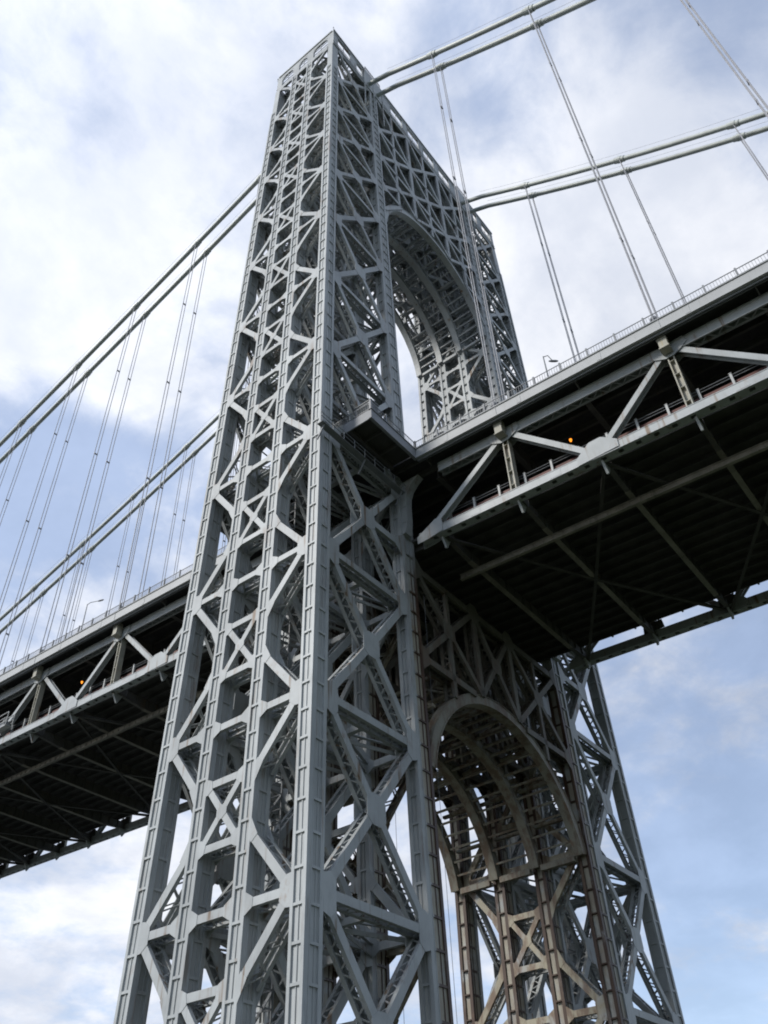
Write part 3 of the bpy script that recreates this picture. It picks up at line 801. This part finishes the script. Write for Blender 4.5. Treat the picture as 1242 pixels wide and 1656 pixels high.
spanL = span(1, YL1, 300, 'far deck span with two road levels receding left behind the tower')

# --- sidewalk platforms that carry the footway through the tower legs
for sx in (-1, 1):
    t = thing('sidewalk_platform', 'grey sidewalk platform jutting out in front of the near tower leg' if sx < 0 else 'grey sidewalk platform passing through the far tower leg', 'walkway')
    zf = 69.9; ya, yb = -11.75, 13.4; xo, xi = sx * 26.4, sx * 18.5
    a, b = sorted((xo, xi))
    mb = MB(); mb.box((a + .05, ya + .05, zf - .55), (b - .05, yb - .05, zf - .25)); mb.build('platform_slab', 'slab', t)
    mb = MB()
    mb.box((a, ya, zf - 1.35), (b, ya + .14, zf)); mb.box((a, yb - .14, zf - 1.35), (b, yb, zf))
    xs_ = sorted((xo, xo - sx * .14)); mb.box((xs_[0], ya + .15, zf - 1.35), (xs_[1], yb - .15, zf))
    mb.box((a - .1, ya - .1, zf), (b + .1, ya + .35, zf + .06)); mb.box((a - .1, ya - .06, zf - 1.42), (b + .1, ya + .3, zf - 1.35))
    mb.build('platform_fascia', 'platform', t)
    mb = MB()
    for i in range(1, 8): y = ya + i * 3.1; mb.box((a + .2, y - .06, zf - 1.2), (b - .2, y + .06, zf - .56)); mb.box((a + .2, y - .2, zf - 1.26), (b - .2, y + .2, zf - 1.2))
    for i in range(1, 3): x = a + i * 2.6; mb.box((x - .05, ya + .2, zf - 1.1), (x + .05, yb - .2, zf - .57))
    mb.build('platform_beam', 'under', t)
    mb = MB()
    for y in (ya + .06,):
        for zz_ in (.2, 1.12): mb.box((a, y - .035, zf + zz_), (b, y + .035, zf + zz_ + .07))
        x = a
        while x < b: mb.box((x - .018, y - .018, zf + .06), (x + .018, y + .018, zf + 1.12)); x += .28
        for i in range(4): x = a + (b - a) * i / 3; mb.box((x - .1, y - .1, zf + .06), (x + .1, y + .1, zf + 1.35))
    xo_ = xo - sx * .06
    for zz_ in (.2, 1.12): mb.box((xo_ - .035, ya, zf + zz_), (xo_ + .035, yb, zf + zz_ + .07))
    y = ya
    while y < yb: mb.box((xo_ - .018, y - .018, zf + .06), (xo_ + .018, y + .018, zf + 1.12)); y += .28
    mb.build('platform_railing', 'rail', t)
t = thing('sign_cabinet', 'small grey cabinet with dark panel on corner of the sidewalk platform', 'cabinet')
mb = MB(); mb.box((-26.2, -11.6, 69.75), (-25.0, -9.4, 71.6)); mb.box((-26.3, -11.7, 71.6), (-24.9, -9.3, 71.7)); mb.build('cabinet_body', 'rail', t)
mb = MB(); mb.box((-26.24, -11.2, 70.5), (-26.205, -9.8, 71.4)); mb.build('dark_panel', 'glassdark', t)

# ------------------------------------------------------------------ main cables and suspenders
def cz(y):
    a = abs(y)
    if y < 0: return 183.99 - .80 * a + .00185 * a * a if a <= 120 else cz(-120) - (.80 - .0037 * 120) * (a - 120)
    return 183.99 - .3797 * a + .0004 * a * a
hangR = [YR1 - PAN * k for k in range(6)]; hangL = [YL1 + PAN * k for k in range(13)]
CN = {-17.52: ('nearest', 'outer cable of the near pair'), -14.78: ('second nearest', 'inner cable of the near pair'), 14.78: ('third nearest', 'inner cable of the far pair'), 17.52: ('farthest', 'outer cable of the far pair')}
ORD = ['first', 'second', 'third', 'fourth', 'fifth', 'sixth', 'seventh', 'eighth', 'ninth', 'tenth', 'eleventh', 'twelfth', 'thirteenth']
for cx, (nm, desc) in CN.items():
    t = thing('main_cable', 'thick green grey suspension cable over the tower top, ' + {-17.52: 'nearest of the four', -14.78: 'inner one of the near pair', 14.78: 'inner one of the far pair', 17.52: 'farthest of the four'}[cx], 'suspension cable', group='main suspension cables')
    pts = [(cx, y, cz(y)) for y in [-160 + 4 * i for i in range(38)]] + [(cx, y, cz(-8) + (8 + y) * .18) for y in (-6, -3)] + [(cx, 0, cz(-8) + 1.5)]
    pts += [(cx, 3, cz(8) + 1.0), (cx, 6, cz(8) + .6)] + [(cx, y, cz(y)) for y in [8 + 4 * i for i in range(76)]]
    mb = MB(); mb.tube(pts, .46, 16); mb.build('cable', 'cable', t, smooth=True)
    for hy in hangR + hangL:
        mb = MB(); d = Vector((0, 1, (cz(hy + .5) - cz(hy - .5)))).normalized(); c = Vector((cx, hy, cz(hy)))
        mb.tube([c - d * 1.0, c + d * 1.0], .57, 14); mb.tube([c - d * .35, c + d * .35], .64, 14)
        mb.tube([c + Vector((0, 0, .5)), c + Vector((0, 0, 1.55))], .05, 6)
        mb.build('cable_band', 'cable', t)
    mb = MB()
    for dx in (-.42, .42):
        mb.tube([(cx + dx, y, cz(y) + 1.45) for y in [-150 + 6 * i for i in range(24)]], .022, 5)
        mb.tube([(cx + dx, y, cz(y) + 1.45) for y in [9 + 6 * i for i in range(45)]], .022, 5)
    mb.build('hand_rope', 'rope', t)
    for side, hy in [('right', y) for y in hangR] + [('left', y) for y in hangL]:
        k = (hangR.index(hy) if side == 'right' else hangL.index(hy))
        mb = MB(); zt_ = cz(hy) - .3; zb_ = ztop(hy) + 2.0
        for dx in (-.30, .30):
            mb.tube([(cx + dx, hy, zb_), (cx + dx, hy, zt_)], .07, 6)
        o = mb.build('suspender_rope', 'rope')
        z = zt_ - 22; cl_ = MB()
        while z > zb_ + 8:
            cl_.box((cx - .36, hy - .1, z), (cx + .36, hy + .1, z + .22)); z -= 24
        if cl_.v: cl_.build('rope_spacer', 'rope', o)
        tag(o, '%s rope pair %s of tower, on %s' % (ORD[k], side, desc), 'suspender rope', 'suspender ropes')

# ------------------------------------------------------------------ street lamps, lamps under the deck
def street_lamp(x, y, label, dirx, reach=1.0, hh=5.6):
    t = thing('street_lamp', label, 'street lamp', group='street lamps on the deck')
    z = ztop(y) + 2.0
    mb = MB(); mb.tube([(x, y, z), (x, y, z + hh)], [.10, .06], 8); mb.build('lamp_post', 'rail', t)
    mb = MB(); mb.tube([(x, y, z + hh - .1), (x + dirx[0] * .5, y + dirx[1] * .5, z + hh + .15), (x + dirx[0] * 2.0 * reach, y + dirx[1] * 2.0 * reach, z + hh + .05 - (1 - reach) * 1.2)], .05, 6); mb.build('lamp_arm', 'rail', t)
    mb = MB(); c = Vector((x + dirx[0] * 2.3 * reach, y + dirx[1] * 2.3 * reach, z + hh + .02 - (1 - reach) * 1.4)); d = Vector((dirx[0], dirx[1], 0))
    mb.tube([c - d * .5, c - d * .2, c + d * .25, c + d * .5], [.07, .13, .13, .06], 8); mb.build('lamp_head', 'rail', t)
street_lamp(-18.1, 48.3, 'thin street lamp on the left deck edge beside the railing', (.3, -.95))
street_lamp(-18.1, -28.4, 'short street lamp on the right deck edge beside the railing', (.62, -.78), .42, 4.3)
street_lamp(18.0, 66.0, 'distant street lamp on the far deck edge seen past the tower leg', (-.9, -.4))
for (x, y), lab in (((-12.2, -27.0), 'glowing orange lamp under the upper deck of the right span'), ((-13.57, 52.5), 'glowing orange lamp under the upper deck of the left span')):
    z = ztop(y) + (1.0 if y > 0 else .9) - (.0)
    zl = 66.35 if y < 0 else 68.4
    t = thing('deck_lamp', lab, 'lamp', group='orange lamps under the upper deck')
    mb = MB(); mb.tube([(x, y, zl + .16), (x, y, zl)], [.08, .18], 10); mb.tube([(x, y, zl + .16), (x, y, ztop(y) + .9)], .04, 6); mb.build('lamp_housing', 'under', t)
    mb = MB(); mb.tube([(x, y, zl - .01), (x, y, zl - .2), (x, y, zl - .34)], [.16, .13, .06], 12); mb.build('lamp_glass', 'lamp', t)
# maintenance cage hanging inside the near leg, painters' cradle under the left span
t = thing('maintenance_cage', 'pale maintenance cage hanging inside the near tower leg above deck level', 'cage')
zc_ = 71.5; X0, X1, Y0, Y1 = -29.0, -26.6, .6, 2.6
mb = MB(); mb.box((X0 - .2, Y0 - .2, zc_ + 4.3), (X1 + .2, Y1 + .2, zc_ + 6.3)); mb.build('cage_housing', 'rail', t)
mb = MB()
for a in (X0, X1):
    for b in (Y0, Y1): mb.box((a - .07, b - .07, zc_), (a + .07, b + .07, zc_ + 4.3))
for z in (zc_, zc_ + 1.4, zc_ + 2.8, zc_ + 4.2):
    for b in (Y0, Y1): mb.box((X0, b - .06, z), (X1, b + .06, z + .12))
    for a in (X0, X1): mb.box((a - .06, Y0, z), (a + .06, Y1, z + .12))
for a in (X0, X1): mb.bar((a, Y0, zc_), (a, Y1, zc_ + 2.8), .1, .1, (1, 0, 0)); mb.bar((a, Y1, zc_ + 1.4), (a, Y0, zc_ + 4.2), .1, .1, (1, 0, 0))
mb.build('cage_frame', 'white', t)
t = thing('inspection_cradle', 'small pale inspection cradle hung on the truss of the left span', 'cradle')
y = YL1 + PAN * 2 + 6; x = -17.1; z = zbot(y) + 1.6
mb = MB(); mb.box((x - .5, y - 1.4, z), (x + .5, y + 1.4, z + .15))
for a in (-.5, .5):
    for b in (-1.4, 1.4): mb.box((x + a - .05, y + b - .05, z), (x + a + .05, y + b + .05, z + 2.2))
for zz_ in (.7, 1.3, 2.1):
    for a in (-.5, .5): mb.box((x + a - .04, y - 1.4, z + zz_), (x + a + .04, y + 1.4, z + zz_ + .08))
mb.build('cradle_frame', 'white', t)
mb = MB(); mb.box((x - .4, y - .8, z + .15), (x + .4, y + .4, z + 1.0)); mb.build('cradle_box', 'rail', t)
for (x, y), lab in (((-12.6, -7.4), 'thin wire hanging beside the brown column of the near leg'), ((-12.0, -2.0), 'thin wire hanging inside the lower arch opening')):
    mb = MB(); mb.tube([(x, y, GZ), (x, y, 56)], .022, 5); tag(mb.build('hanging_wire', 'rail'), lab, 'wire')
